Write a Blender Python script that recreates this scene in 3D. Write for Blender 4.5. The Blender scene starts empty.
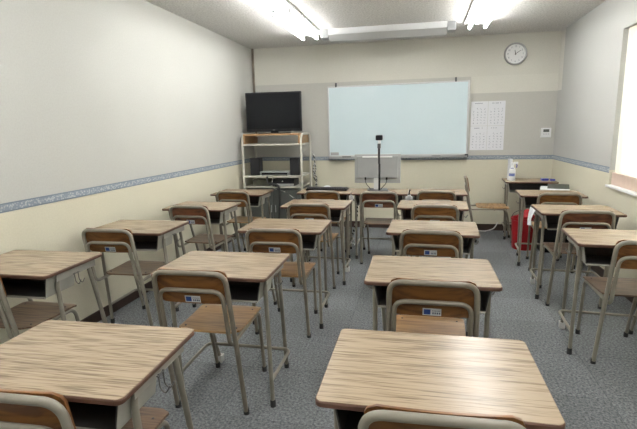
import bpy, bmesh, math, random
from mathutils import Vector, Matrix
random.seed(7)
C = bpy.context.scene.collection
PI = math.pi
R = math.radians

# ---------------------------------------------------------------- helpers
def link(name, bm, m, parent=None, smooth=False):
    me = bpy.data.meshes.new(name)
    bmesh.ops.recalc_face_normals(bm, faces=bm.faces[:])
    bm.to_mesh(me); bm.free()
    ms = m if isinstance(m, (list, tuple)) else [m]
    for q in ms: me.materials.append(q)
    if smooth:
        for p in me.polygons: p.use_smooth = True
        try: me.set_sharp_from_angle(angle=R(40))
        except Exception: pass
    o = bpy.data.objects.new(name, me); C.objects.link(o)
    if parent: o.parent = parent
    return o

def tag(o, label=None, cat=None, group=None, kind=None):
    if label: o['label'] = label
    if cat: o['category'] = cat
    if group: o['group'] = group
    if kind: o['kind'] = kind
    return o

def empty(name, loc=(0, 0, 0), rz=0, label=None, cat=None, group=None):
    o = bpy.data.objects.new(name, None); C.objects.link(o)
    o.empty_display_size = .1
    o.location = loc; o.rotation_euler = (0, 0, rz)
    return tag(o, label, cat, group)

def struct(name, bm, m, parent=None, smooth=False, label=None):
    o = link(name, bm, m, parent, smooth)
    if parent is None: o['kind'] = 'structure'
    if label: o['label'] = label
    return o

def box(bm, x0, x1, y0, y1, z0, z1, bevel=0, mi=0):
    vs = [bm.verts.new(p) for p in [(x0,y0,z0),(x1,y0,z0),(x1,y1,z0),(x0,y1,z0),(x0,y0,z1),(x1,y0,z1),(x1,y1,z1),(x0,y1,z1)]]
    fs = [bm.faces.new([vs[i] for i in f]) for f in [(0,3,2,1),(4,5,6,7),(0,1,5,4),(1,2,6,5),(2,3,7,6),(3,0,4,7)]]
    for f in fs: f.material_index = mi
    if bevel:
        es = list({e for f in fs for e in f.edges})
        r = bmesh.ops.bevel(bm, geom=es, offset=bevel, segments=2, affect='EDGES', profile=.5)
        for f in r['faces']: f.material_index = mi
    return vs

def nb(*a, **k):
    bm = bmesh.new(); box(bm, *a, **k); return bm

def fillet(pts, r, n=6):
    """round the inner corners of a polyline; r number or list"""
    pts = [Vector(p) for p in pts]
    out = [pts[0]]
    for i in range(1, len(pts)-1):
        rr = r[i-1] if isinstance(r, (list, tuple)) else r
        a, b, c = pts[i-1], pts[i], pts[i+1]
        u, v = (a-b), (c-b)
        d = min(rr, u.length*.49 if i > 1 else u.length*.98, v.length*.49 if i < len(pts)-2 else v.length*.98)
        p, q = b+u.normalized()*d, b+v.normalized()*d
        for k in range(n+1):
            t = k/n
            out.append(p*(1-t)**2 + b*2*t*(1-t) + q*t*t)
    out.append(pts[-1])
    return out

def tube(bm, pts, r, seg=10, caps=True, r2=None, mi=0):
    pts = [Vector(p) for p in pts]
    n = len(pts)
    tan = []
    for i in range(n):
        a = pts[max(0, i-1)]; b = pts[min(n-1, i+1)]
        tan.append((b-a).normalized())
    t0 = tan[0]
    up = Vector((0, 0, 1)) if abs(t0.z) < .9 else Vector((1, 0, 0))
    nrm = (up - t0*up.dot(t0)).normalized()
    rings = []
    for i in range(n):
        t = tan[i]
        nrm = (nrm - t*nrm.dot(t))
        if nrm.length < 1e-6: nrm = t.orthogonal()
        nrm.normalize()
        bn = t.cross(nrm)
        rad = r if r2 is None else r + (r2-r)*i/(n-1)
        rings.append([bm.verts.new(pts[i] + (nrm*math.cos(2*PI*k/seg) + bn*math.sin(2*PI*k/seg))*rad) for k in range(seg)])
    for i in range(n-1):
        for k in range(seg):
            f = bm.faces.new([rings[i][k], rings[i][(k+1) % seg], rings[i+1][(k+1) % seg], rings[i+1][k]])
            f.material_index = mi
    if caps:
        bm.faces.new(rings[0][::-1]).material_index = mi
        bm.faces.new(rings[-1]).material_index = mi
    return bm

def tb(pts, r, **k):
    return tube(bmesh.new(), pts, r, **k)

def lathe(bm, prof, seg=24, cx=0, cy=0, mi=0):
    rings = []
    for (r, z) in prof:
        if r < 1e-6: rings.append([bm.verts.new((cx, cy, z))])
        else: rings.append([bm.verts.new((cx+r*math.cos(2*PI*k/seg), cy+r*math.sin(2*PI*k/seg), z)) for k in range(seg)])
    for a, b in zip(rings, rings[1:]):
        for k in range(seg):
            k2 = (k+1) % seg
            if len(a) == 1 and len(b) == 1: continue
            if len(a) == 1: f = bm.faces.new([a[0], b[k2], b[k]])
            elif len(b) == 1: f = bm.faces.new([a[k], a[k2], b[0]])
            else: f = bm.faces.new([a[k], a[k2], b[k2], b[k]])
            f.material_index = mi
    return bm

def rrect(w, d, r, n=6, cx=0, cy=0):
    out = []
    for (sx, sy, a0) in [(1, 1, 0), (-1, 1, 90), (-1, -1, 180), (1, -1, 270)]:
        for k in range(n+1):
            a = R(a0 + 90*k/n)
            out.append((cx+sx*(w/2-r)+r*math.cos(a), cy+sy*(d/2-r)+r*math.sin(a)))
    return out

def prism(bm, outline, z0, z1, mi=0):
    lo = [bm.verts.new((x, y, z0)) for x, y in outline]
    hi = [bm.verts.new((x, y, z1)) for x, y in outline]
    fs = [bm.faces.new(lo[::-1]), bm.faces.new(hi)]
    n = len(lo)
    for i in range(n):
        fs.append(bm.faces.new([lo[i], lo[(i+1) % n], hi[(i+1) % n], hi[i]]))
    for f in fs: f.material_index = mi
    return bm

# ---------------------------------------------------------------- materials
def mat(name, col=(.5, .5, .5), rough=.5, metal=0, spec=.5):
    m = bpy.data.materials.new(name); m.use_nodes = True
    b = m.node_tree.nodes['Principled BSDF']
    b.inputs['Base Color'].default_value = (*col, 1)
    b.inputs['Roughness'].default_value = rough
    b.inputs['Metallic'].default_value = metal
    b.inputs['Specular IOR Level'].default_value = spec
    return m

def nn(m, t, **kw):
    n = m.node_tree.nodes.new(t)
    for k, v in kw.items(): setattr(n, k, v)
    return n
def lk(m, a, b): m.node_tree.links.new(a, b)
def bsdf(m): return m.node_tree.nodes['Principled BSDF']

def noisy(name, c1, c2, scale=8, rough=.5, metal=0, bump=0, bscale=None, detail=4, stretch=(1, 1, 1), spec=.5, coord='Object', lo=.35, hi=.65):
    m = mat(name, c1, rough, metal, spec)
    tc = nn(m, 'ShaderNodeTexCoord'); mp = nn(m, 'ShaderNodeMapping'); mp.inputs['Scale'].default_value = stretch
    lk(m, tc.outputs[coord], mp.inputs['Vector'])
    no = nn(m, 'ShaderNodeTexNoise'); no.inputs['Scale'].default_value = scale; no.inputs['Detail'].default_value = detail
    lk(m, mp.outputs[0], no.inputs['Vector'])
    cr = nn(m, 'ShaderNodeValToRGB')
    cr.color_ramp.elements[0].position = lo; cr.color_ramp.elements[1].position = hi
    cr.color_ramp.elements[0].color = (*c1, 1); cr.color_ramp.elements[1].color = (*c2, 1)
    lk(m, no.outputs['Fac'], cr.inputs['Fac']); lk(m, cr.outputs['Color'], bsdf(m).inputs['Base Color'])
    if bump:
        n2 = nn(m, 'ShaderNodeTexNoise'); n2.inputs['Scale'].default_value = bscale or scale; n2.inputs['Detail'].default_value = 3
        lk(m, mp.outputs[0], n2.inputs['Vector'])
        bp = nn(m, 'ShaderNodeBump'); bp.inputs['Strength'].default_value = bump; bp.inputs['Distance'].default_value = .01
        lk(m, n2.outputs['Fac'], bp.inputs['Height']); lk(m, bp.outputs['Normal'], bsdf(m).inputs['Normal'])
    return m

def wood(name, light, mid, dark, gscale=1.0, rough=.4, spec=.5, var=.06, coat=0):
    """laminate / plywood grain running along the object's x axis"""
    m = mat(name, mid, rough, 0, spec)
    tc = nn(m, 'ShaderNodeTexCoord'); oi = nn(m, 'ShaderNodeObjectInfo')
    off = nn(m, 'ShaderNodeVectorMath', operation='SCALE'); off.inputs[0].default_value = (13.1, 7.7, 3.3)
    lk(m, oi.outputs['Random'], off.inputs['Scale'])
    add = nn(m, 'ShaderNodeVectorMath', operation='ADD')
    lk(m, tc.outputs['Object'], add.inputs[0]); lk(m, off.outputs[0], add.inputs[1])
    # cathedral arcs: distorted rings cut lengthwise
    mp1 = nn(m, 'ShaderNodeMapping'); mp1.inputs['Scale'].default_value = (.45*gscale, 6.5*gscale, 4*gscale)
    lk(m, add.outputs[0], mp1.inputs['Vector'])
    n1 = nn(m, 'ShaderNodeTexNoise'); n1.inputs['Scale'].default_value = 1.5; n1.inputs['Detail'].default_value = 1.2; n1.inputs['Roughness'].default_value = .4
    lk(m, mp1.outputs[0], n1.inputs['Vector'])
    mul = nn(m, 'ShaderNodeMath', operation='MULTIPLY'); mul.inputs[1].default_value = 78
    lk(m, n1.outputs['Fac'], mul.inputs[0])
    sn = nn(m, 'ShaderNodeMath', operation='SINE'); lk(m, mul.outputs[0], sn.inputs[0])
    # fine streaks
    mp2 = nn(m, 'ShaderNodeMapping'); mp2.inputs['Scale'].default_value = (8*gscale, 230*gscale, 40*gscale)
    lk(m, add.outputs[0], mp2.inputs['Vector'])
    n2 = nn(m, 'ShaderNodeTexNoise'); n2.inputs['Scale'].default_value = 1; n2.inputs['Detail'].default_value = 3
    lk(m, mp2.outputs[0], n2.inputs['Vector'])
    a = nn(m, 'ShaderNodeMath', operation='MULTIPLY_ADD'); a.inputs[1].default_value = .065; a.inputs[2].default_value = 0
    lk(m, sn.outputs[0], a.inputs[0])
    b = nn(m, 'ShaderNodeMath', operation='ADD'); lk(m, a.outputs[0], b.inputs[0]); lk(m, n2.outputs['Fac'], b.inputs[1])
    cr = nn(m, 'ShaderNodeValToRGB')
    e = cr.color_ramp.elements
    e[0].position = .35; e[0].color = (*dark, 1)
    e[1].position = .60; e[1].color = (*light, 1)
    k = e.new(.46); k.color = (*mid, 1)
    lk(m, b.outputs[0], cr.inputs['Fac'])
    hs = nn(m, 'ShaderNodeHueSaturation')
    mr = nn(m, 'ShaderNodeMapRange'); mr.inputs['To Min'].default_value = 1-var; mr.inputs['To Max'].default_value = 1+var
    lk(m, oi.outputs['Random'], mr.inputs['Value']); lk(m, mr.outputs[0], hs.inputs['Value'])
    lk(m, cr.outputs['Color'], hs.inputs['Color']); lk(m, hs.outputs['Color'], bsdf(m).inputs['Base Color'])
    if coat: bsdf(m).inputs['Coat Weight'].default_value = coat; bsdf(m).inputs['Coat Roughness'].default_value = .12
    return m

M = {}
M['desk_top'] = wood('desk laminate', (.385, .298, .205), (.315, .24, .16), (.19, .14, .092), 1.0, .27, .4, .05)
M['desk_edge'] = noisy('desk edge banding', (.13, .062, .038), (.09, .043, .028), 30, .45)
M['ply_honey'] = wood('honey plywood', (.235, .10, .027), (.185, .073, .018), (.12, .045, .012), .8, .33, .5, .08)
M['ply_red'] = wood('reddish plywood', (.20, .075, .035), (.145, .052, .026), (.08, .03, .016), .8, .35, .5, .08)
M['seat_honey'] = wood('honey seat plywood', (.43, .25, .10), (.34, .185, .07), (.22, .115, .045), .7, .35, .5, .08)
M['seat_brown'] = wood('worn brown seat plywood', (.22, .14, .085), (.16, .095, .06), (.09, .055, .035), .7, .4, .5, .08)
M['tubemetal'] = noisy('greige painted steel', (.285, .265, .215), (.235, .215, .172), 14, .38, .0, spec=.5)
M['tubemetal2'] = noisy('brownish painted steel', (.24, .21, .16), (.19, .165, .125), 14, .36, .0, spec=.5)
M['apron'] = noisy('light grey painted sheet steel', (.38, .37, .32), (.32, .31, .27), 9, .45)
M['tray'] = noisy('dark grey tray steel', (.055, .052, .05), (.035, .034, .034), 9, .5)
M['rubber'] = mat('dark rubber', (.03, .03, .032), .8)
M['whitecap'] = mat('white plastic cap', (.75, .75, .72), .5)
M['wire'] = mat('steel wire', (.25, .24, .23), .3, .9)
M['stk_white'] = mat('sticker white', (.62, .64, .66), .45)
M['stk_blue'] = mat('sticker blue', (.02, .06, .26), .45)
M['stk_dark'] = mat('sticker print', (.06, .08, .14), .5)
M['black'] = mat('black plastic', (.008, .008, .010), .38, 0, .3)
M['screen'] = mat('dark glossy screen', (.006, .007, .009), .25, 0, .25)
M['greyplastic'] = mat('silver grey plastic', (.36, .37, .37), .4)
M['lightgrey'] = mat('pale grey plastic', (.55, .56, .56), .45)
M['white'] = mat('white plastic', (.78, .79, .79), .45)
M['cartmetal'] = noisy('ivory painted steel tube', (.56, .54, .48), (.48, .46, .40), 12, .4)
M['cartwood'] = wood('beech board', (.48, .30, .15), (.42, .25, .12), (.34, .19, .085), .6, .45, .4, .03)
M['cartdark'] = noisy('grey green cabinet steel', (.10, .11, .10), (.075, .082, .076), 6, .4)
M['aluminium'] = mat('brushed aluminium', (.55, .56, .57), .35, .7)
M['darkmetal'] = mat('dark grey metal', (.10, .10, .105), .4, .5)
M['board'] = noisy('whiteboard enamel', (.585, .70, .745), (.61, .72, .76), 1.5, .16, spec=.5)
M['paper'] = mat('white paper', (.70, .71, .745), .8)
M['ink'] = mat('grey print', (.20, .21, .27), .8)
M['red'] = noisy('red plastic', (.42, .012, .018), (.34, .01, .015), 8, .35)
M['cloth'] = noisy('white cotton cloth', (.68, .69, .70), (.60, .61, .63), 40, .9, bump=.3)
M['blue'] = mat('blue plastic', (.035, .05, .36), .35)
M['frost'] = noisy('grey print sheet', (.5, .5, .5), (.4, .4, .4), 8, .4)
M['lcd'] = mat('dark liquid crystal panel', (.10, .11, .10), .3)
M['silverrim'] = mat('satin silver rim', (.42, .43, .43), .3, .6)

# carpet
m = mat('grey carpet tiles', (.16, .17, .18), .95, 0, .15); M['carpet'] = m
tc = nn(m, 'ShaderNodeTexCoord')
n1 = nn(m, 'ShaderNodeTexNoise'); n1.inputs['Scale'].default_value = 75; n1.inputs['Detail'].default_value = 4; n1.inputs['Roughness'].default_value = .75
lk(m, tc.outputs['Object'], n1.inputs['Vector'])
cr = nn(m, 'ShaderNodeValToRGB'); e = cr.color_ramp.elements
e[0].position = .36; e[0].color = (.080, .087, .093, 1); e[1].position = .66; e[1].color = (.30, .315, .325, 1)
lk(m, n1.outputs['Fac'], cr.inputs['Fac'])
br = nn(m, 'ShaderNodeTexBrick', offset=0.0, squash=1.0)
br.inputs['Scale'].default_value = 1; br.inputs['Brick Width'].default_value = .5; br.inputs['Row Height'].default_value = .5
br.inputs['Mortar Size'].default_value = .0025; br.inputs['Mortar Smooth'].default_value = .3
br.inputs['Color1'].default_value = (.90, .90, .90, 1); br.inputs['Color2'].default_value = (1.08, 1.08, 1.08, 1); br.inputs['Mortar'].default_value = (.68, .68, .70, 1)
lk(m, tc.outputs['Object'], br.inputs['Vector'])
n3 = nn(m, 'ShaderNodeTexNoise'); n3.inputs['Scale'].default_value = 2.2; n3.inputs['Detail'].default_value = 3
lk(m, tc.outputs['Object'], n3.inputs['Vector'])
mr = nn(m, 'ShaderNodeMapRange'); mr.inputs['To Min'].default_value = .82; mr.inputs['To Max'].default_value = 1.18
lk(m, n3.outputs['Fac'], mr.inputs['Value'])
mx = nn(m, 'ShaderNodeMix', data_type='RGBA', blend_type='MULTIPLY'); mx.inputs[0].default_value = 1
lk(m, cr.outputs['Color'], mx.inputs[6]); lk(m, br.outputs['Color'], mx.inputs[7])
mx2 = nn(m, 'ShaderNodeVectorMath', operation='SCALE')
lk(m, mx.outputs[2], mx2.inputs[0]); lk(m, mr.outputs[0], mx2.inputs['Scale'])
lk(m, mx2.outputs[0], bsdf(m).inputs['Base Color'])
bp = nn(m, 'ShaderNodeBump'); bp.inputs['Strength'].default_value = .5; bp.inputs['Distance'].default_value = .004
lk(m, n1.outputs['Fac'], bp.inputs['Height']); lk(m, bp.outputs['Normal'], bsdf(m).inputs['Normal'])

# wallpaper: cream below the border, pale textured grey above
def wallpaper(name, upper, lower, patches=()):
    m = mat(name, upper, .85, 0, .2)
    tc = nn(m, 'ShaderNodeTexCoord'); sx = nn(m, 'ShaderNodeSeparateXYZ')
    lk(m, tc.outputs['Object'], sx.inputs[0])
    def gt(out, v):
        g = nn(m, 'ShaderNodeMath', operation='GREATER_THAN'); g.inputs[1].default_value = v; lk(m, out, g.inputs[0]); return g.outputs[0]
    def mix(fac, a, b):
        x = nn(m, 'ShaderNodeMix', data_type='RGBA'); lk(m, fac, x.inputs[0])
        for i, c in ((6, a), (7, b)):
            if isinstance(c, tuple): x.inputs[i].default_value = (*c, 1)
            else: lk(m, c, x.inputs[i])
        return x.outputs[2]
    col = mix(gt(sx.outputs['Z'], 1.015), lower, upper)
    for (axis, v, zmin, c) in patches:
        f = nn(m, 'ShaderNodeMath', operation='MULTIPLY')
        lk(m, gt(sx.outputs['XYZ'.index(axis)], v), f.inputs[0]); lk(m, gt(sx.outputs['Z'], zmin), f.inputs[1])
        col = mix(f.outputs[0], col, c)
    no = nn(m, 'ShaderNodeTexNoise'); no.inputs['Scale'].default_value = 1.6; no.inputs['Detail'].default_value = 5
    lk(m, tc.outputs['Object'], no.inputs['Vector'])
    mr = nn(m, 'ShaderNodeMapRange'); mr.inputs['To Min'].default_value = .95; mr.inputs['To Max'].default_value = 1.05
    lk(m, no.outputs['Fac'], mr.inputs['Value'])
    n2 = nn(m, 'ShaderNodeTexNoise'); n2.inputs['Scale'].default_value = 90; n2.inputs['Detail'].default_value = 2
    lk(m, tc.outputs['Object'], n2.inputs['Vector'])
    mr2 = nn(m, 'ShaderNodeMapRange'); mr2.inputs['To Min'].default_value = .92; mr2.inputs['To Max'].default_value = 1.08
    lk(m, n2.outputs['Fac'], mr2.inputs['Value'])
    ml = nn(m, 'ShaderNodeMath', operation='MULTIPLY'); lk(m, mr.outputs[0], ml.inputs[0]); lk(m, mr2.outputs[0], ml.inputs[1])
    sc = nn(m, 'ShaderNodeVectorMath', operation='SCALE'); lk(m, col, sc.inputs[0]); lk(m, ml.outputs[0], sc.inputs['Scale'])
    lk(m, sc.outputs[0], bsdf(m).inputs['Base Color'])
    bp = nn(m, 'ShaderNodeBump'); bp.inputs['Strength'].default_value = .35; bp.inputs['Distance'].default_value = .003
    lk(m, n2.outputs['Fac'], bp.inputs['Height']); lk(m, bp.outputs['Normal'], bsdf(m).inputs['Normal'])
    return m
UP = (.485, .487, .46); LOW = (.615, .585, .465)
M['wall_side'] = wallpaper('side wallpaper', UP, LOW)
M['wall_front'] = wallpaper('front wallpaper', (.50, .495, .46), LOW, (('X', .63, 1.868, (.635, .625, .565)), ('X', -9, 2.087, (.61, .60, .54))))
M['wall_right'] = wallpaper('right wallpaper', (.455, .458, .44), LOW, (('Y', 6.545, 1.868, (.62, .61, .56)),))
M['ceiling'] = noisy('speckled ceiling board', (.50, .49, .475), (.72, .71, .69), 60, .9, bump=.4, bscale=60, spec=.1, lo=.3, hi=.62)
M['base'] = noisy('dark brown skirting', (.055, .032, .024), (.04, .024, .018), 10, .45)

# blue border paper
m = mat('blue patterned border', (.3, .36, .42), .7, 0, .2); M['border'] = m
tc = nn(m, 'ShaderNodeTexCoord'); sx = nn(m, 'ShaderNodeSeparateXYZ'); lk(m, tc.outputs['Object'], sx.inputs[0])
vo = nn(m, 'ShaderNodeTexVoronoi'); vo.inputs['Scale'].default_value = 70; lk(m, tc.outputs['Object'], vo.inputs['Vector'])
cr = nn(m, 'ShaderNodeValToRGB'); e = cr.color_ramp.elements
e[0].position = .2; e[0].color = (.47, .50, .52, 1); e[1].position = .6; e[1].color = (.25, .29, .34, 1)
lk(m, vo.outputs['Distance'], cr.inputs['Fac'])
sb = nn(m, 'ShaderNodeMath', operation='SUBTRACT'); sb.inputs[1].default_value = 1.0145; lk(m, sx.outputs['Z'], sb.inputs[0])
ab = nn(m, 'ShaderNodeMath', operation='ABSOLUTE'); lk(m, sb.outputs[0], ab.inputs[0])
g = nn(m, 'ShaderNodeMath', operation='GREATER_THAN'); g.inputs[1].default_value = .019; lk(m, ab.outputs[0], g.inputs[0])
mx = nn(m, 'ShaderNodeMix', data_type='RGBA'); lk(m, g.outputs[0], mx.inputs[0]); lk(m, cr.outputs['Color'], mx.inputs[6]); mx.inputs[7].default_value = (.20, .24, .29, 1)
lk(m, mx.outputs[2], bsdf(m).inputs['Base Color'])

def emis(name, col, s):
    m = mat(name, col, .4)
    bsdf(m).inputs['Emission Color'].default_value = (*col, 1); bsdf(m).inputs['Emission Strength'].default_value = s
    return m
M['tube'] = emis('glowing fluorescent tube', (1.0, .99, .965), 17)
M['curtain'] = noisy('cream roller blind', (.80, .76, .66), (.76, .72, .62), 30, .9)
_m = M['curtain']; _t = nn(_m, 'ShaderNodeBsdfTranslucent'); _t.inputs['Color'].default_value = (.85, .82, .74, 1)
_x = nn(_m, 'ShaderNodeMixShader'); _x.inputs[0].default_value = .45
lk(_m, bsdf(_m).outputs[0], _x.inputs[1]); lk(_m, _t.outputs[0], _x.inputs[2]); lk(_m, _x.outputs[0], _m.node_tree.nodes['Material Output'].inputs['Surface'])
M['pinkwood'] = noisy('pinkish brown board', (.62, .48, .40), (.56, .43, .36), 12, .5)
m = mat('clear window glass', (.9, .95, 1), .03); bsdf(m).inputs['Transmission Weight'].default_value = 1; bsdf(m).inputs['Specular IOR Level'].default_value = .3; bsdf(m).inputs['IOR'].default_value = 1.05
M['glass'] = m

# ---------------------------------------------------------------- room
XL, XR, YF, YB, HC = -2.445, 1.71, 6.709, -1.6, 2.602
T = .12
struct('floor', nb(XL-T, XR+T, YB-T, YF+T, -.1, 0), M['carpet'])
struct('ceiling', nb(XL-T, XR+T, YB-T, YF+T, HC, HC+.1), M['ceiling'])
struct('wall_left', nb(XL-T, XL, YB-T, YF+T, 0, HC), M['wall_side'])
struct('wall_front', nb(XL, XR, YF, YF+T, 0, HC), M['wall_front'])
struct('wall_back', nb(XL, XR, YB-T, YB, 0, HC), M['wall_side'])
# right wall with the window opening
WY0, WY1, WZ0, WZ1 = 2.5, 4.765, .87, 2.25
TW = .22
bm = bmesh.new()
box(bm, XR, XR+TW, YB-T, WY0, 0, HC); box(bm, XR, XR+TW, WY1, YF+T, 0, HC)
box(bm, XR, XR+TW, WY0, WY1, 0, WZ0); box(bm, XR, XR+TW, WY0, WY1, WZ1, HC)
struct('wall_right', bm, M['wall_right'])
# window
w = empty('window_1', ((XR+.19), (WY0+WY1)/2, WZ0)); w['kind'] = 'structure'
w['label'] = 'bright window with cream blind in the right-hand wall'
lx, ly, lz = XR+.19, (WY0+WY1)/2, WZ0
def lb(x0, x1, y0, y1, z0, z1, **k): return nb(x0-lx, x1-lx, y0-ly, y1-ly, z0-lz, z1-lz, **k)
bm = bmesh.new()
for a in [(WY0, WY0+.05, WZ0+.03, WZ1), (WY1-.05, WY1, WZ0+.03, WZ1), (ly-.03, ly+.03, WZ0+.03, WZ1), (WY0, WY1, WZ0+.025, WZ0+.075), (WY0, WY1, WZ1-.05, WZ1)]:
    box(bm, -.03, .01, a[0]-ly, a[1]-ly, a[2]-lz, a[3]-lz)
struct('window_frame', bm, M['aluminium'], w)
struct('pane', lb(XR+.18, XR+.186, WY0+.05, WY1-.05, WZ0+.07, WZ1-.05), M['glass'], w)
struct('window_sill', lb(XR-.025, XR+.155, WY0+.002, WY1+.012, WZ0-.010, WZ0+.012, bevel=.004), M['white'], w)
struct('lower_board', lb(XR+.02, XR+.05, WY0+.01, WY1-.003, WZ0+.013, WZ0+.125), M['pinkwood'], w)
bm = bmesh.new()
n = 60
rows = []
for k in range(n+1):
    y = WY0+.01 + (WY1-WY0-.013)*k/n
    x = XR+.035 + .006*math.sin(k*1.7)
    rows.append((x, y))
vv = []
for (x, y) in rows:
    vv.append([bm.verts.new((x-lx+dx, y-ly, z-lz)) for dx, z in ((0, WZ0+.13), (0, WZ1), (.004, WZ1), (.004, WZ0+.13))])
for a, b in zip(vv, vv[1:]):
    for i in range(4): bm.faces.new([a[i], a[(i+1) % 4], b[(i+1) % 4], b[i]])
bm.faces.new(vv[0]); bm.faces.new(vv[-1][::-1])
struct('blind', bm, M['curtain'], w)

# border strips and skirting boards
struct('trim_1', nb(XL, XL+.003, YB, YF, .987, 1.042), M['border'], label='blue patterned border strip along the left wall')
struct('trim_2', nb(XL+.003, XR-.003, YF-.003, YF, .987, 1.042), M['border'], label='blue patterned border strip across the front wall')
struct('trim_3', nb(XR-.003, XR, WY1+.015, YF, .987, 1.042), M['border'], label='blue patterned border strip on the right wall')
struct('baseboard_left', nb(XL, XL+.012, YB, YF, 0, .085, bevel=.003), M['base'])
struct('baseboard_front', nb(XL+.012, XR-.012, YF-.012, YF, 0, .09, bevel=.003), M['base'])
struct('baseboard_right', nb(XR-.012, XR, YB, YF, 0, .085, bevel=.003), M['base'])
# conduit in the front left corner
cd = link('corner_conduit', nb(-.014, .014, -.02, 0, 1.30, HC, bevel=.004), noisy('mottled brown conduit', (.30, .26, .20), (.17, .14, .11), 6, .6))  # tone varies unevenly between tan and dark brown
cd.location = (XL+.022, YF, 0); tag(cd, 'narrow brownish cable duct running down the front left room corner', 'cable duct')

# ---------------------------------------------------------------- ceiling lights
FIX = [(-1.365, 5.25), (-1.365, 3.95), (.59, 5.2), (.59, 3.9), (-1.365, 1.6), (.59, 1.6), (-1.365, -.2), (.59, -.2)]
FL = ['twin tube ceiling light at the left, nearest the whiteboard wall', 'twin tube ceiling light in the left row, second from the whiteboard wall',
      'twin tube ceiling light at the right, nearest the whiteboard wall', 'twin tube ceiling light in the right row, second from the whiteboard wall',
      'twin tube ceiling light in the left row, third from the whiteboard', 'twin tube ceiling light in the right row, third from the whiteboard',
      'twin tube ceiling light in the left row, above the back of the room', 'twin tube ceiling light in the right row, above the back of the room']
for i, (x, y) in enumerate(FIX):
    f = empty('ceiling_light', (x, y, HC), 0, FL[i], 'ceiling light', 'fluorescent ceiling lights')
    bm = bmesh.new()
    prof = [(-.14, 0), (-.14, -.022), (-.035, -.010), (-.02, -.034), (.02, -.034), (.035, -.010), (.14, -.022), (.14, 0)]
    a = [bm.verts.new((px, -.63, pz)) for px, pz in prof]; b = [bm.verts.new((px, .63, pz)) for px, pz in prof]
    bm.faces.new(a); bm.faces.new(b[::-1])
    for k in range(8): bm.faces.new([a[k], a[(k+1) % 8], b[(k+1) % 8], b[k]])
    link('body', bm, M['white'], f)
    for s in (-1, 1):
        t = link('fluorescent_tube', tb([(s*.085, -.60, -.068), (s*.085, .60, -.068)], .016, seg=14), M['tube'], f, True)
    for sy in (-1, 1):
        for s in (-1, 1):
            bm = bmesh.new(); box(bm, s*.085-.014, s*.085+.014, sy*.613-.011, sy*.613+.011, -.085, -.012, bevel=.004); box(bm, min(s*.03, s*.085), max(s*.03, s*.085), sy*.613-.011, sy*.613+.011, -.03, -.001)
            link('lamp_holder', bm, M['lightgrey'], f)

# long housing on the ceiling
ac = empty('ceiling_housing', (-.425, 5.76, HC), 0, 'long narrow white housing fixed to the ceiling before the whiteboard', 'ceiling housing')
def ext(bm, prof, x0, x1):
    a = [bm.verts.new((x0, y, z)) for y, z in prof]; b = [bm.verts.new((x1, y, z)) for y, z in prof]
    bm.faces.new(a); bm.faces.new(b[::-1])
    for k in range(len(prof)): bm.faces.new([a[k], a[(k+1) % len(prof)], b[(k+1) % len(prof)], b[k]])
    return bm
link('upper_cover', ext(bmesh.new(), [(-.07, -.001), (-.07, -.068), (.10, -.068), (.10, -.001)], -.68, .68), M['lightgrey'], ac)
link('lower_cover', ext(bmesh.new(), [(-.069, -.0685), (.02, -.128), (.10, -.128), (.10, -.0685)], -.68, .68), mat('soft grey plastic', (.44, .45, .45), .5), ac)
for s in (-1, 1):
    bm = bmesh.new()
    for k in range(5): box(bm, s*(.695+k*.018)-.004, s*(.695+k*.018)+.004, -.06, .10, -.10, -.002)
    box(bm, s*.731-.046, s*.731+.046, -.05, .10, -.09, -.001)
    link('end_grille', bm, M['greyplastic'], ac)

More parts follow.
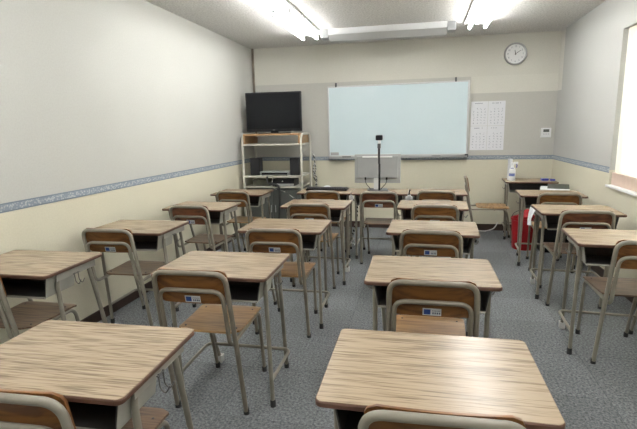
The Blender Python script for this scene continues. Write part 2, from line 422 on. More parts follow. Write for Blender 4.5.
# ---------------------------------------------------------------- school desk
def desk_proto():
    t = empty('school_desk')
    W, D, H = .594, .445, .76
    bm = bmesh.new()
    prism(bm, rrect(W, D, .020, 7), H-.017, H)
    top = link('desktop', bm, M['desk_top'], t)
    # edge band: ring round the board
    bm = bmesh.new()
    o1 = rrect(W+.005, D+.005, .0225, 7); o2 = rrect(W-.002, D-.002, .019, 7)
    n = len(o1)
    zz = [H-.0185, H-.0015]
    ring = [[bm.verts.new((x, y, z)) for x, y in o] for o, z in ((o2, zz[0]), (o1, zz[0]+.003), (o1, zz[1]-.003), (o2, zz[1]+.0018))]
    for a, b in zip(ring, ring[1:] + ring[:1]):
        for k in range(n): bm.faces.new([a[k], a[(k+1) % n], b[(k+1) % n], b[k]])
    link('edge_band', bm, M['desk_edge'], top).__setitem__('label', 'brown edge band')
    # book tray (open towards the sitter)
    bm = bmesh.new()
    x1, y0, y1, z0, z1 = .238, -.175, .03, .625, .7425
    box(bm, -x1, x1, y0, y1, z0, z0+.004); box(bm, -x1, x1, y1-.004, y1, z0, z1)
    for s in (-1, 1):
        vs = [bm.verts.new(p) for p in [(s*x1, y0, z0), (s*x1, y1, z0), (s*(x1+.02), y1, z1), (s*(x1+.02), y0, z1)]]
        vt = [bm.verts.new((p.co.x-s*.004, p.co.y, p.co.z)) for p in vs]
        bm.faces.new(vs); bm.faces.new(vt)
        for k in range(4): bm.faces.new([vs[k], vs[(k+1) % 4], vt[(k+1) % 4], vt[k]])
    tr = link('book_tray', bm, M['tray'], t)
    for s in (-1, 1):
        bm = bmesh.new()
        q = [(s*(x1+.001), y0, z0), (s*(x1+.001), y1, z0), (s*(x1+.021), y1, z1), (s*(x1+.021), y0, z1)]
        va = [bm.verts.new(p) for p in q]; vb = [bm.verts.new((p[0]+s*.0018, p[1], p[2])) for p in q]
        bm.faces.new(va); bm.faces.new(vb)
        for k in range(4): bm.faces.new([va[k], va[(k+1) % 4], vb[(k+1) % 4], vb[k]])
        link('tray_side', bm, M['apron'], tr)
    bm = bmesh.new(); tube(bm, [(-x1, y0, z0), (x1, y0, z0)], .006, seg=8)
    link('tray_lip', bm, M['apron'], tr)
    for s in (-1, 1):
        bm = bmesh.new(); box(bm, s*.268-.0015, s*.268+.0015, -.12, .18, .695, .7425)
        link('side_panel', bm, M['apron'], t)
        # sitter-side leg: from under the top, bends down to the floor
        X = s*.258
        r = .0115
        pts = fillet([(X, .02, .722), (X, -.112, .722), (X, -.065, .015)], .06, 8)
        lg = link('leg', tb(pts, r, seg=12), M['tubemetal'], t, True)
        link('rubber_foot', lathe(bmesh.new(), [(0, 0), (.015, 0), (.015, .035), (.0125, .04), (0, .04)], 14, X, -.065), M['rubber'], lg, True)
        # far leg: raked away
        pts = [(X, .125, .735), (X-s*.004, .14, .70), (X-s*.040, .345, .015)]
        lg = link('leg', tb(pts, r, seg=12), M['tubemetal'], t, True)
        link('rubber_foot', lathe(bmesh.new(), [(0, 0), (.015, 0), (.015, .03), (.0125, .035), (0, .035)], 14, X-s*.040, .345), M['rubber'], lg, True)
        # bag hook: two wire loops
        bm = bmesh.new()
        for k in (-.014, .014):
            pts = fillet([(s*.2715, k+.02, .705), (s*.2745, k+.02, .655), (s*.292, k+.02, .640), (s*.308, k+.02, .668)], .02, 5)
            tube(bm, pts, .0026, seg=6)
        tube(bm, [(s*.2715, -.002, .70), (s*.2715, .042, .70)], .003, seg=6)
        link('hook', bm, M['wire'], t, True)
    a = .281
    pts = fillet([(-.259, -.074, .155), (-.262, a, .155), (.262, a, .155), (.259, -.074, .155)], .05, 8)
    link('foot_rail', tb(pts, .0095, seg=10), M['tubemetal'], t, True)
    return t

# ---------------------------------------------------------------- school chair (faces +y, origin on the floor under the seat)
def curved_panel(w, z0, z1, yc, sag, th, rc, nx=12, lean=.0):
    """bent plywood back: curved in plan, rounded corners"""
    bm = bmesh.new()
    h = z1-z0; nz = 6
    def halfw(v):
        # v 0..1 height; corner rounding
        d = min(v, 1-v)*h
        if d >= rc: return w/2
        return w/2-rc+math.sqrt(max(0, rc*rc-(rc-d)**2))
    vs_ = [0, .06, .14, .28, .5, .72, .86, .94, 1]
    lay = []
    for off in (0, th):
        g = []
        for v in vs_:
            row = []
            hw = halfw(v)
            for i in range(nx+1):
                u = -1+2*i/nx
                x = u*hw
                y = yc + off - sag*(1-(2*x/w)**2) + lean*(1-v)
                row.append(bm.verts.new((x, y, z0+v*h)))
            g.append(row)
        lay.append(g)
    A, B = lay
    nr = len(vs_)
    for g in lay:
        for j in range(nr-1):
            for i in range(nx): bm.faces.new([g[j][i], g[j][i+1], g[j+1][i+1], g[j+1][i]])
    for j in range(nr-1):
        for i in (0, nx): bm.faces.new([A[j][i], A[j+1][i], B[j+1][i], B[j][i]])
    for i in range(nx):
        for j in (0, nr-1): bm.faces.new([A[j][i], A[j][i+1], B[j][i+1], B[j][i]])
    return bm

def chair_proto(back, seat, metal, sticker=True):
    t = empty('school_chair')
    r = .0122
    # outer loop: y as function of z
    def yo(z): return -.185 - .145*(z/.80)
    w1 = .180
    zt = .800
    loop = fillet([(-w1-.008, yo(.42), .42), (-w1, yo(zt), zt), (w1, yo(zt), zt), (w1+.008, yo(.42), .42)], .06, 9)
    # backrest tube bows slightly away from the sitter
    loop = [Vector((p.x, p.y-.012*max(0, 1-(p.x/w1)**2), p.z)) for p in loop]
    # subdivide top
    link('back_frame', tb(loop, r, seg=12), M[metal], t, True)
    for s in (-1, 1):
        lg = link('leg', tb([(s*(w1+.008), yo(.425), .425), (s*(w1+.012), yo(.02), .02)], r, seg=12), M[metal], t, True)
        link('rubber_foot', lathe(bmesh.new(), [(0, 0), (.0145, 0), (.0145, .03), (.012, .035), (0, .035)], 14, s*(w1+.012), yo(0)), M['rubber'], lg, True)
    # inner loop -> seat rails
    w2 = .163
    zi = .712
    yb = yo(.43)-.010
    pts = fillet([(-w2, -.02, .420), (-w2, yb, .412), (-w2+.003, yo(zi)-.012, zi), (w2-.003, yo(zi)-.012, zi), (w2, yb, .412), (w2, -.02, .420)], [.05, .055, .055, .05], 8)
    link('seat_frame', tb(pts, .0105, seg=12), M[metal], t, True)
    for s in (-1, 1):
        pts = fillet([(s*w2, -.022, .420), (s*w2, .160, .424), (s*(w2-.012), .248, .015)], .055, 8)
        lg = link('leg', tb(pts, .0105, seg=12), M[metal], t, True)
        link('rubber_foot', lathe(bmesh.new(), [(0, 0), (.014, 0), (.014, .03), (.0115, .035), (0, .035)], 14, s*(w2-.012), .248), M['rubber'], lg, True)
    tube_cross = tb([(-w2, .02, .412), (w2, .02, .412)], .008, seg=8)
    link('cross_bar', tube_cross, M[metal], t, True)
    # plywood back: on the sitter's side of the tubes
    bm = curved_panel(.358, .638, .811, 0, .012, .009, .03)
    for v in bm.verts: v.co.y += yo(v.co.z) + .016
    bk = link('backrest', bm, M[back], t, True)
    # seat
    bm = bmesh.new()
    nx, ny = 12, 12
    lay = []
    for off in (0, -.010):
        g = []
        for j in range(ny+1):
            v = j/ny; y = -.185 + .385*v
            hw = .168 + .010*v
            d = min(v, 1-v)*.385
            rc = .045
            if d < rc: hw = hw-rc+math.sqrt(max(0, rc*rc-(rc-d)**2))
            row = []
            for i in range(nx+1):
                u = -1+2*i/nx
                z = .447 - .008*math.sin(PI*min(1, v*1.25))*(1-u*u*.6) - (.014*((v-.82)/.18)**2 if v > .82 else 0)
                row.append(bm.verts.new((u*hw, y, z+off)))
            g.append(row)
        lay.append(g)
    A, B = lay
    for g in lay:
        for j in range(ny):
            for i in range(nx): bm.faces.new([g[j][i], g[j][i+1], g[j+1][i+1], g[j+1][i]])
    for j in range(ny):
        for i in (0, nx): bm.faces.new([A[j][i], A[j+1][i], B[j+1][i], B[j][i]])
    for i in range(nx):
        for j in (0, ny): bm.faces.new([A[j][i], A[j][i+1], B[j][i+1], B[j][i]])
    st = link('seat', bm, M[seat], t, True)
    bm = bmesh.new()
    for sx in (-1, 1):
        for yy in (-.13, .12): lathe(bm, [(0, .4495), (.004, .449), (.0055, .446), (.0055, .440), (0, .440)], 8, sx*.14, yy)
    link('rivet', bm, M['darkmetal'], st)
    if sticker:
        zc = .661; yc = .016-.012-.0022
        def lean(b_):
            for v in b_.verts: v.co.y += yo(v.co.z)
            return b_
        bm = bmesh.new(); box(bm, -.039, .039, yc, yc+.0015, zc-.017, zc+.017)
        sk = link('label_sticker', lean(bm), M['stk_white'], bk)
        sk['label'] = 'white and blue sticker'
        bm = bmesh.new(); box(bm, -.034, -.006, yc-.0006, yc, zc-.012, zc+.012); link('blue_mark', lean(bm), M['stk_blue'], sk)
        bm = bmesh.new()
        for k in range(4): box(bm, .002+k*.009, .0075+k*.009, yc-.0005, yc, zc-.010, zc-.001)
        for k in range(6): box(bm, .001+k*.006, .0045+k*.006, yc-.0005, yc, zc+.004, zc+.008)
        link('printed_mark', lean(bm), M['stk_dark'], sk)
        sk.rotation_euler = (0, 0, 0)
    return t

def copy_tree(o, parent=None):
    c = o.copy(); C.objects.link(c)
    if parent: c.parent = parent
    for ch in list(o.children): copy_tree(ch, c)
    return c

used = set()
def place(proto, x, y, deg, label, cat, group):
    o = proto if proto.name not in used else copy_tree(proto)
    used.add(proto.name)
    o.location = (x, y, 0); o.rotation_euler = (0, 0, R(deg))
    return tag(o, label, cat, group)

desk = desk_proto()
DESKS = {
 'A1': (-2.094, 2.060, 1.2, 'wood-topped school desk against the left wall, nearest the camera'),
 'A2': (-2.046, 3.018, .8, 'wood-topped school desk against the left wall, second from the camera'),
 'A3': (-1.995, 3.965, -.5, 'wood-topped school desk against the left wall, third from the camera'),
 'A4': (-1.968, 4.907, .4, 'wood-topped school desk by the left wall, right before the television cart'),
 'B1': (-1.056, 1.170, 1.8, 'large wood-topped school desk in the bottom left corner of the photo'),
 'B2': (-1.001, 2.186, .6, 'school desk with a honey chair pulled out, second of the left aisle column'),
 'B3': (-.952, 3.188, .9, 'wood-topped school desk of the left aisle column, third from the camera'),
 'B4': (-.940, 4.179, -1.2, 'wood-topped school desk directly before the desk with the black keyboard'),
 'B5': (-1.033, 5.086, 0, 'front-row school desk carrying a black keyboard, beside the television cart'),
 'C1': (.041, 1.272, .5, 'large wood-topped school desk at the bottom centre, nearest the camera'),
 'C2': (.054, 2.229, .3, 'wood-topped school desk of the centre column, second from the camera'),
 'C3': (.087, 3.235, -2.2, 'wood-topped school desk of the centre column, third from the camera'),
 'C4': (.107, 4.220, -1.9, 'wood-topped school desk of the centre column, fourth from the camera'),
 'D5': (-.430, 5.075, .6, 'front-row school desk carrying the monitor and the webcam stand'),
 'C5': (.172, 5.085, 0, 'empty front-row school desk to the right of the monitor desk'),
 'E1': (1.211, 3.065, -3.2, 'wood-topped school desk by the right wall, nearest the camera'),
 'E2': (1.236, 4.062, -1.7, 'school desk by the right wall with a white cloth hanging from its side'),
 'E3': (1.278, 5.036, -3.8, 'wood-topped school desk by the right wall, third from the camera'),
 'E4': (1.328, 6.224, -3.0, 'school desk in the front right corner under the spray bottle')}
droot = {}
for k, (x, y, a, l) in DESKS.items():
    droot[k] = place(desk, x, y, a, l, 'desk', 'school desks standing in columns')

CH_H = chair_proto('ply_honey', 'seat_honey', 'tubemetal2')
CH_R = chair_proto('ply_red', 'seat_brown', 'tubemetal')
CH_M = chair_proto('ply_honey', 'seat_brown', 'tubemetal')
# backrest-top midpoint positions; chair origin is .33 further on
CHAIRS = [
 ('A1', CH_M, -2.165, 1.75, 0, 'school chair with a grey-brown seat pushed under the nearest left wall desk'),
 ('A2', CH_M, -2.07, 2.678, 1, 'stickered honey-backed chair at the second desk along the left wall'),
 ('A3', CH_R, -1.976, 3.646, -3, 'dark reddish school chair at the third desk along the left wall'),
 ('A4', CH_H, -1.962, 4.583, -3, 'school chair at the left wall desk before the television cart'),
 ('B1', CH_M, -1.035, .864, 2, 'school chair at the bottom left desk, only its top rail in view'),
 ('B2', CH_H, -1.047, 1.886, 1.2, 'honey plywood chair with a blue sticker, closest fully visible chair left of centre'),
 ('B3', CH_H, -.937, 2.816, 1, 'honey plywood chair at the third desk of the left aisle column'),
 ('B4', CH_H, -.948, 3.844, 0, 'honey plywood chair at the fourth desk of the left aisle column'),
 ('B5', CH_H, -1.008, 4.69, -1, 'honey plywood chair at the front-row desk with the black keyboard'),
 ('C1', CH_M, .06, .968, 2, 'school chair at the bottom centre desk, only its top rail in view'),
 ('C2', CH_H, .058, 1.906, 0, 'honey plywood chair in the centre column, closest with its sticker in full view'),
 ('C3', CH_H, .068, 2.883, -2.5, 'honey plywood chair at the third desk of the centre column'),
 ('C4', CH_H, .119, 3.871, -3, 'honey plywood chair at the fourth desk of the centre column'),
 ('C5', CH_H, .156, 4.745, -2, 'honey plywood chair at the empty front-row desk right of the monitor'),
 ('D5', CH_R, -.413, 4.664, 1, 'dark reddish chair with open back gap at the monitor desk'),
 ('E1', CH_M, 1.245, 2.762, 0, 'school chair at the nearest desk by the right wall, cut by the photo edge'),
 ('E2', CH_R, 1.215, 3.712, 0, 'dark reddish stickered chair at the second desk by the right wall'),
 ('E3', CH_H, 1.275, 4.666, -3, 'honey-backed chair at the third desk by the right wall'),
]
croot = {}
for k, p, x, y, a, l in CHAIRS:
    dx, dy = -math.sin(R(a))*.33, math.cos(R(a))*.33
    croot[k] = place(p, x+dx, y+dy, a, l, 'chair', 'school chairs')
croot['S'] = place(CH_H, .885, 6.14, -93, 'lone school chair turned sideways against the front wall', 'chair', 'school chairs')

# white caps on a few far feet as in the photo
def feet(root):
    out = []
    for ch in root.children:
        if ch.name.split('.')[0] == 'leg':
            for f in ch.children: out.append(f)
    return out
def cap(root, side):
    best = None
    for f in feet(root):
        me = f.data; xs = sum(v.co.x for v in me.vertices)/len(me.vertices); ys = sum(v.co.y for v in me.vertices)/len(me.vertices)
        if ys > .1 and xs*side > 0: best = f
    bm = bmesh.new(); x = side*.218; y = .345
    box(bm, x-.018, x+.018, y-.022, y+.022, 0, .05, bevel=.004)
    par = best.parent
    nf = link('rubber_foot', bm, M['whitecap'], par); nf['label'] = 'white square foot cap'
    bpy.data.objects.remove(best)
for k, s in (('E1', -1), ('B2', -1), ('B4', 1), ('E2', -1)): cap(droot[k], s)

# ---------------------------------------------------------------- whiteboard
wb = empty('whiteboard', (-.350, YF, 1.05), 0, 'large wall-mounted whiteboard with aluminium frame on the front wall', 'whiteboard')
hw, hh = .970, .985
link('board_surface', nb(-hw+.015, hw-.015, -.026, -.003, .015, hh-.012), M['board'], wb)
bm = bmesh.new()
box(bm, -hw, -hw+.022, -.034, -.001, 0, hh, bevel=.003); box(bm, hw-.022, hw, -.034, -.001, 0, hh, bevel=.003)
box(bm, -hw, hw, -.034, -.001, hh-.018, hh, bevel=.003); box(bm, -hw, hw, -.034, -.001, 0, .016, bevel=.003)
link('frame', bm, M['aluminium'], wb)
bm = bmesh.new(); box(bm, -hw+.01, hw-.01, -.085, -.034, -.030, -.020, bevel=.002); box(bm, -hw+.01, hw-.01, -.089, -.084, -.030, -.008); box(bm, -hw+.01, hw-.01, -.04, -.001, -.030, -.001)
link('pen_tray', bm, M['greyplastic'], wb)
for x in (-.84, .79):
    bm = bmesh.new(); box(bm, x-.012, x+.012, -.05, -.001, hh-.012, hh+.045, bevel=.003)
    link('hanging_hook', bm, M['darkmetal'], wb)
link('corner_plate', nb(-hw+.03, -hw+.15, -.0285, -.026, .018, .06), M['greyplastic'], wb)
link('corner_cap', nb(hw-.04, hw+.002, -.088, -.034, -.032, .012, bevel=.003), M['darkmetal'], wb)
er = link('eraser', nb(-.06, .06, -.02, .02, 0, .022, bevel=.004), M['darkmetal']); er.location = (.20, YF-.060, 1.0305)
wb.rotation_euler = (0, R(-.4), 0)
tag(er, 'dark board eraser lying on the whiteboard tray', 'eraser')
er = link('marker_pen', tb([(-.065, 0, .008), (.065, 0, .008)], .008, seg=10), M['black'], None, True); er.location = (-1.05, YF-.060, 1.0305)
tag(er, 'black marker pen on the left end of the whiteboard tray', 'pen')

# ---------------------------------------------------------------- printed sheets
seed = random.Random(3)
pos = [(.645, 1.44), (.865, 1.44), (.645, 1.115), (.865, 1.115)]
PL = ['printed sheet on the front wall, upper left of the four', 'printed sheet on the front wall, upper right of the four',
      'printed sheet on the front wall, lower left of the four', 'printed sheet on the front wall, lower right of the four']
for i, (x, z) in enumerate(pos):
    bm = nb(0, .216, -.0022, -.0006, 0, .322)
    for k in range(8): 
        if seed.random() < .8: box(bm, .05+k*.014, .05+k*.014+.009, -.0028, -.0022, .290, .300, mi=1)
    for r_ in range(6):
        for c_ in range(4):
            cx, cz = .035+c_*.047, .035+r_*.037
            if r_ == 5 and c_ in (0,): continue
            for q in range(3):
                a, b = seed.uniform(-.010, .006), seed.uniform(-.010, .006)
                if seed.random() < .5: box(bm, cx+a, cx+a+.010, -.0028, -.0022, cz+b, cz+b+.0035, mi=1)
                else: box(bm, cx+a, cx+a+.0035, -.0028, -.0022, cz+b, cz+b+.010, mi=1)
    p = link('printed_sheet', bm, [M['paper'], M['ink']]); p.location = (x, YF, z)
    tag(p, PL[i], 'poster', 'printed sheets on the front wall')

# ---------------------------------------------------------------- clock
ck = empty('wall_clock', (1.165, YF, 2.347), 0, 'round wall clock with silver rim and white face', 'clock')
def rotx(bm):
    bmesh.ops.rotate(bm, verts=bm.verts, cent=(0, 0, 0), matrix=Matrix.Rotation(R(90), 3, 'X')); return bm
link('rim', rotx(lathe(bmesh.new(), [(.118, .028), (.122, .042), (.131, .045), (.140, .036), (.142, .015), (.136, .001), (.1, .001), (.118, .0015)], 48)), M['silverrim'], ck, True)
link('dial', rotx(lathe(bmesh.new(), [(0, .001), (.12, .001), (.12, .026), (0, .026)], 48)), M['white'], ck)
def textmesh(s, size):
    cu = bpy.data.curves.new('t', 'FONT'); cu.body = s; cu.size = size; cu.align_x = 'CENTER'; cu.align_y = 'CENTER'; cu.extrude = .0004
    o = bpy.data.objects.new('t', cu); C.objects.link(o)
    bpy.context.view_layer.update()
    me = bpy.data.meshes.new_from_object(o.evaluated_get(bpy.context.evaluated_depsgraph_get()))
    bpy.data.objects.remove(o); bpy.data.curves.remove(cu)
    return me
for h_ in range(1, 13):
    a = R(90-30*h_)
    me = textmesh(str(h_), .030); me.materials.clear(); me.materials.append(M['ink'])
    o = bpy.data.objects.new('numeral', me); C.objects.link(o); o.parent = ck
    o.location = (.092*math.cos(a), -.027, .092*math.sin(a)); o.rotation_euler = (R(90), 0, 0)
def hand(nm, ang, ln, wd, y):
    a = R(90-ang); d = Vector((math.cos(a), 0, math.sin(a))); n_ = Vector((-d.z, 0, d.x))
    bm = bmesh.new(); P0 = Vector((0, y, 0))-d*.015
    q = [P0+n_*wd, P0-n_*wd, P0+d*ln-n_*wd*.6, P0+d*ln+n_*wd*.6]
    a1 = [bm.verts.new(v) for v in q]; a2 = [bm.verts.new(v+Vector((0, .0008, 0))) for v in q]
    bm.faces.new(a1); bm.faces.new(a2[::-1])
    for k in range(4): bm.faces.new([a1[k], a1[(k+1) % 4], a2[(k+1) % 4], a2[k]])
    link(nm, bm, M['black'], ck)
hand('hour_hand', -12, .062, .0045, -.031); hand('minute_hand', 58, .092, .0032, -.033)

# thermostat panel
th = empty('control_panel', (1.60, YF, 1.335), 0, 'small white air conditioning control panel on the wall by the right corner', 'control panel')
link('case', nb(-.062, .062, -.022, -.001, -.062, .062, bevel=.005), M['white'], th)
link('display', nb(-.036, .036, -.024, -.0222, .008, .044), M['lcd'], th)
bm = bmesh.new()
for k in range(3): box(bm, -.036+k*.028, -.018+k*.028, -.024, -.0222, -.022, -.014)
link('button', bm, M['greyplastic'], th)

# ---------------------------------------------------------------- television cart
CX0, CX1, CY0, CY1 = -2.345, -1.555, 5.95, 6.46
ct = empty('television_cart', ((CX0+CX1)/2, (CY0+CY1)/2, 0), 0, 'ivory tubular cart with beech top box holding the television', 'cart')
ox, oy = (CX0+CX1)/2, (CY0+CY1)/2
hx, hy = (CX1-CX0)/2, (CY1-CY0)/2
for s in (-1, 1):   # side frame: inverted U, in the depth direction
    X = s*(hx+.012)
    pts = fillet([(X, -hy+.0, .05), (X, -hy+.0, 1.385), (X, hy-.0, 1.385), (X, hy-.0, .05)], .13, 10)
    fr = link('side_frame', tb(pts, .0155, seg=14), M['cartmetal'], ct, True)
    for yy in (-hy, hy):
        bm = bmesh.new(); tube(bm, [(X-.012, yy, .026), (X+.012, yy, .026)], .025, seg=16)
        link('caster', bm, M['rubber'], ct, True)
link('top_board', nb(-hx+.006, hx-.006, -hy-.01, hy, 1.372, 1.393, bevel=.002), M['cartwood'], ct)
for s in (-1, 1):
    link('box_side', nb(s*(hx-.016)-.009, s*(hx-.016)+.009, -hy-.005, hy, 1.262, 1.371), M['cartwood'], ct)
link('shelf', nb(-hx+.004, hx-.004, -hy-.012, hy, 1.238, 1.261, bevel=.002), M['cartmetal'], ct)
link('shelf', nb(-hx+.004, hx-.004, -hy-.012, hy, .812, .838, bevel=.002), M['cartmetal'], ct)
link('shelf', nb(-hx+.004, hx-.004, -hy-.012, hy, .672, .692, bevel=.002), M['cartmetal'], ct)
cab = link('cabinet', nb(-hx+.006, hx-.006, -hy+.01, hy-.01, .10, .655, bevel=.004), M['cartdark'], ct)
for s in (-1, 1):
    d_ = link('cabinet_door', nb(s*.178-.165, s*.178+.165, -hy-.004, -hy+.009, .12, .64, bevel=.002), M['cartdark'], ct)
    link('handle', nb(s*.03-.004, s*.03+.004, -hy-.016, -hy-.004, .34, .44, bevel=.002), M['greyplastic'], d_)

# television
tv = empty('television', (-1.962, 6.15, 1.393), R(1.0), 'black flat-screen television on top of the tubular cart', 'television')
link('cabinet_back', nb(-.30, .30, .02, .075, .10, .46, bevel=.01), M['black'], tv)
link('bezel', nb(-.388, .388, -.02, .022, .028, .548, bevel=.006), M['black'], tv)
link('screen', nb(-.366, .366, -.0225, -.0202, .064, .528), M['screen'], tv)
link('logo', nb(-.018, .018, -.0215, -.0202, .045, .051), M['greyplastic'], tv)
bm = bmesh.new(); prism(bm, rrect(.42, .20, .03), .0, .014); link('stand_base', bm, M['black'], tv)
link('stand_neck', nb(-.05, .05, .0, .03, .0145, .12), M['black'], tv)

# equipment on the cart
def speaker(x, lab):
    o = empty('speaker', (x, 6.08, .838), 0, lab, 'speaker', 'black speakers on the cart')
    link('cabinet', nb(-.066, .066, -.07, .07, 0, .232, bevel=.004), M['black'], o)
    g = link('grille', nb(-.059, .059, -.0735, -.0705, .01, .222), mat('speaker cloth', (.02, .02, .022), .9), o)
    return o
speaker(-2.215, 'small black speaker at the left end of the cart shelf')
speaker(-1.655, 'small black speaker at the right end of the cart shelf')
pl = empty('disc_player', (-1.93, 6.02, .838), 0, 'slim silver disc player between the two speakers', 'player')
link('case', nb(-.20, .20, -.06, .12, .008, .052, bevel=.003), M['greyplastic'], pl)
link('front_panel', nb(-.175, .185, -.0625, -.0602, .014, .040), M['black'], pl)
bm = bmesh.new()
for sx in (-1, 1):
    for sy in (-.04, .1): box(bm, sx*.17-.012, sx*.16+.012, sy-.01, sy+.01, 0, .0078)
link('foot', bm, M['black'], pl)
rc = empty('amplifier', (-1.80, 6.07, .692), 0, 'black amplifier with a silver strip on the lower cart shelf', 'amplifier')
link('case', nb(-.165, .145, -.09, .14, .004, .098, bevel=.003), M['black'], rc)
link('front_strip', nb(-.12, .138, -.093, -.0902, .008, .036), M['greyplastic'], rc)
bm = bmesh.new(); lathe(bm, [(0, 0), (.008, 0), (.008, .012), (0, .012)], 12)
bmesh.ops.rotate(bm, verts=bm.verts, cent=(0, 0, 0), matrix=Matrix.Rotation(R(90), 3, 'X')); bmesh.ops.translate(bm, verts=bm.verts, vec=(-.02, -.0905, .068))
link('knob', bm, M['lightgrey'], rc)
bx = link('storage_box', nb(-.12, .12, -.1, .1, 0, .085, bevel=.003), noisy('olive brown card', (.10, .10, .07), (.07, .07, .05), 6, .7)); bx.location = (-2.13, 6.10, .692)
tag(bx, 'dark olive storage box on the lower left of the cart', 'box')
bx = link('power_strip', nb(-.02, .02, -.06, .06, 0, .03, bevel=.005), M['black']); bx.location = (-1.62, 5.90, .0); bx.name = 'cable_box'
bx.location = (-2.02+.12, 5.965, .692)
bx.scale = (.8, .5, .8)
tag(bx, 'tiny black cable box at the front edge of the lower cart shelf', 'adapter')

# cables
def cable(pts, r, m, label, beads=False, name='cable'):
    sp = []
    P = [Vector(p) for p in pts]
    for i in range(len(P)-1):
        p0, p1, p2, p3 = P[max(0, i-1)], P[i], P[i+1], P[min(len(P)-1, i+2)]
        for k in range(8):
            t = k/8
            sp.append(.5*((2*p1)+(-p0+p2)*t+(2*p0-5*p1+4*p2-p3)*t*t+(-p0+3*p1-3*p2+p3)*t**3))
    sp.append(P[-1])
    base = sp[-1].copy()
    o = link(name, tb([p-base for p in sp], r, seg=7), m, None, True); o.location = base
    return tag(o, label, 'cable')
M['cable_w'] = mat('white cable', (.6, .6, .58), .5); M['cable_b'] = mat('black cable', (.02, .02, .02), .5)
m = mat('striped cable wrap', (.5, .5, .5), .6); M['cable_s'] = m
tc = nn(m, 'ShaderNodeTexCoord'); wv = nn(m, 'ShaderNodeTexWave', bands_direction='DIAGONAL'); wv.inputs['Scale'].default_value = 14; wv.inputs['Distortion'].default_value = 3
cr = nn(m, 'ShaderNodeValToRGB'); cr.color_ramp.interpolation = 'CONSTANT'; cr.color_ramp.elements[0].color = (.60, .60, .57, 1); cr.color_ramp.elements[1].position = .5; cr.color_ramp.elements[1].color = (.03, .03, .03, 1)
lk(m, tc.outputs['Object'], wv.inputs['Vector']); lk(m, wv.outputs['Fac'], cr.inputs['Fac']); lk(m, cr.outputs['Color'], bsdf(m).inputs['Base Color'])
cable([(-1.535, 6.56, 1.12), (-1.51, 6.60, 1.0), (-1.53, 6.58, .86), (-1.48, 6.56, .74), (-1.50, 6.55, .55), (-1.46, 6.5, .3), (-1.48, 6.52, .0105)], .010, M['cable_s'], 'striped bundled cable hanging beside the right end of the cart')
cable([(-1.50, 6.52, .98), (-1.475, 6.50, .88), (-1.50, 6.47, .78), (-1.46, 6.48, .66), (-1.49, 6.46, .5), (-1.47, 6.42, .3), (-1.50, 6.38, .009)], .0085, M['cable_s'], 'second striped cable hanging close to the rear cart post')
cable([(-1.93, 5.96, .84), (-1.94, 5.925, .80), (-1.95, 5.92, .70), (-1.90, 5.90, .665), (-1.75, 5.80, .645), (-1.60, 5.65, .60), (-1.42, 5.50, .50), (-1.36, 5.38, .3), (-1.38, 5.4, .008)], .0038, M['cable_s'], 'thin white and black cable slung from the cart towards the keyboard desk')
cable([(-2.02, 5.93, .83), (-2.0, 5.92, .74), (-1.86, 5.915, .70), (-1.84, 5.88, .5), (-1.86, 5.88, .2), (-1.84, 5.87, .012)], .014, M['cable_b'], 'thick black cable falling down the front of the cart')
cable([(-.72, 5.34, .60), (-.73, 5.36, .42), (-.77, 5.42, .25), (-.82, 5.5, .10), (-.80, 5.6, .010)], .010, M['cable_s'], 'striped cable hanging between the keyboard desk and monitor desk')
cable([(.80, 6.64, .006), (.86, 6.60, .006), (.93, 6.66, .006), (1.0, 6.62, .05), (1.05, 6.66, .12)], .008, M['cable_w'], 'white cable on the floor along the front wall under the lone chair')

# ---------------------------------------------------------------- things on the front-row desks
kb = empty('keyboard', (-1.035, 5.13, .76), R(0), 'black computer keyboard lying on the front-row desk', 'keyboard')
bm = bmesh.new(); box(bm, -.235, .235, -.08, .08, 0, .022, bevel=.005); link('body', bm, M['black'], kb)
bm = bmesh.new()
for r_ in range(5):
    for c_ in range(17): box(bm, -.222+c_*.0262, -.222+c_*.0262+.022, -.066+r_*.027, -.066+r_*.027+.022, .0222, .030)
link('keys', bm, mat('black key plastic', (.02, .02, .024), .45), kb)
ms = bmesh.new(); bmesh.ops.create_uvsphere(ms, u_segments=16, v_segments=10, radius=1)
for v in ms.verts:
    v.co.x *= .055; v.co.y *= .034; v.co.z = max(0, v.co.z)*.034 + .001*(v.co.z > 0)
ms_ = link('mouse', ms, M['white'], None, True); ms_.location = (-1.06, 5.257, .76)
tag(ms_, 'small white computer mouse behind the black keyboard', 'mouse')

mn = empty('monitor', (-.475, 5.185, .76), R(.5), 'grey computer monitor seen from behind on the front-row desk', 'monitor')
link('panel_back', nb(-.255, .255, .010, .035, .075, .395, bevel=.004), M['greyplastic'], mn)
link('rear_cover', nb(-.228, .225, -.012, .0095, .130, .376, bevel=.006), noisy('mid grey plastic', (.33, .34, .34), (.30, .31, .31), 5, .45), mn)
link('top_strip', nb(-.165, .165, -.0145, -.0125, .360, .374), M['white'], mn)
link('screen', nb(-.245, .245, .0352, .037, .09, .376), M['screen'], mn)
link('stand_neck', nb(-.038, .022, -.02, .009, .008, .129, bevel=.003), M['lightgrey'], mn)
bm = bmesh.new(); prism(bm, rrect(.22, .17, .03), 0, .008); link('stand_base', bm, M['darkmetal'], mn)
for sx, cx in ((-1, -.13), (1, .105)):
    bm = bmesh.new()
    tube(bm, fillet([(cx, -.022, .143), (cx, -.026, .118), (cx-sx*.005, -.035, .075), (cx-sx*.05, -.06, .03), (cx-sx*.06, -.07, .012)], .02, 4), .004, seg=7)
    box(bm, cx-.009, cx+.009, -.034, -.013, .116, .142)
    link('plug_cable', bm, M['black'], mn)

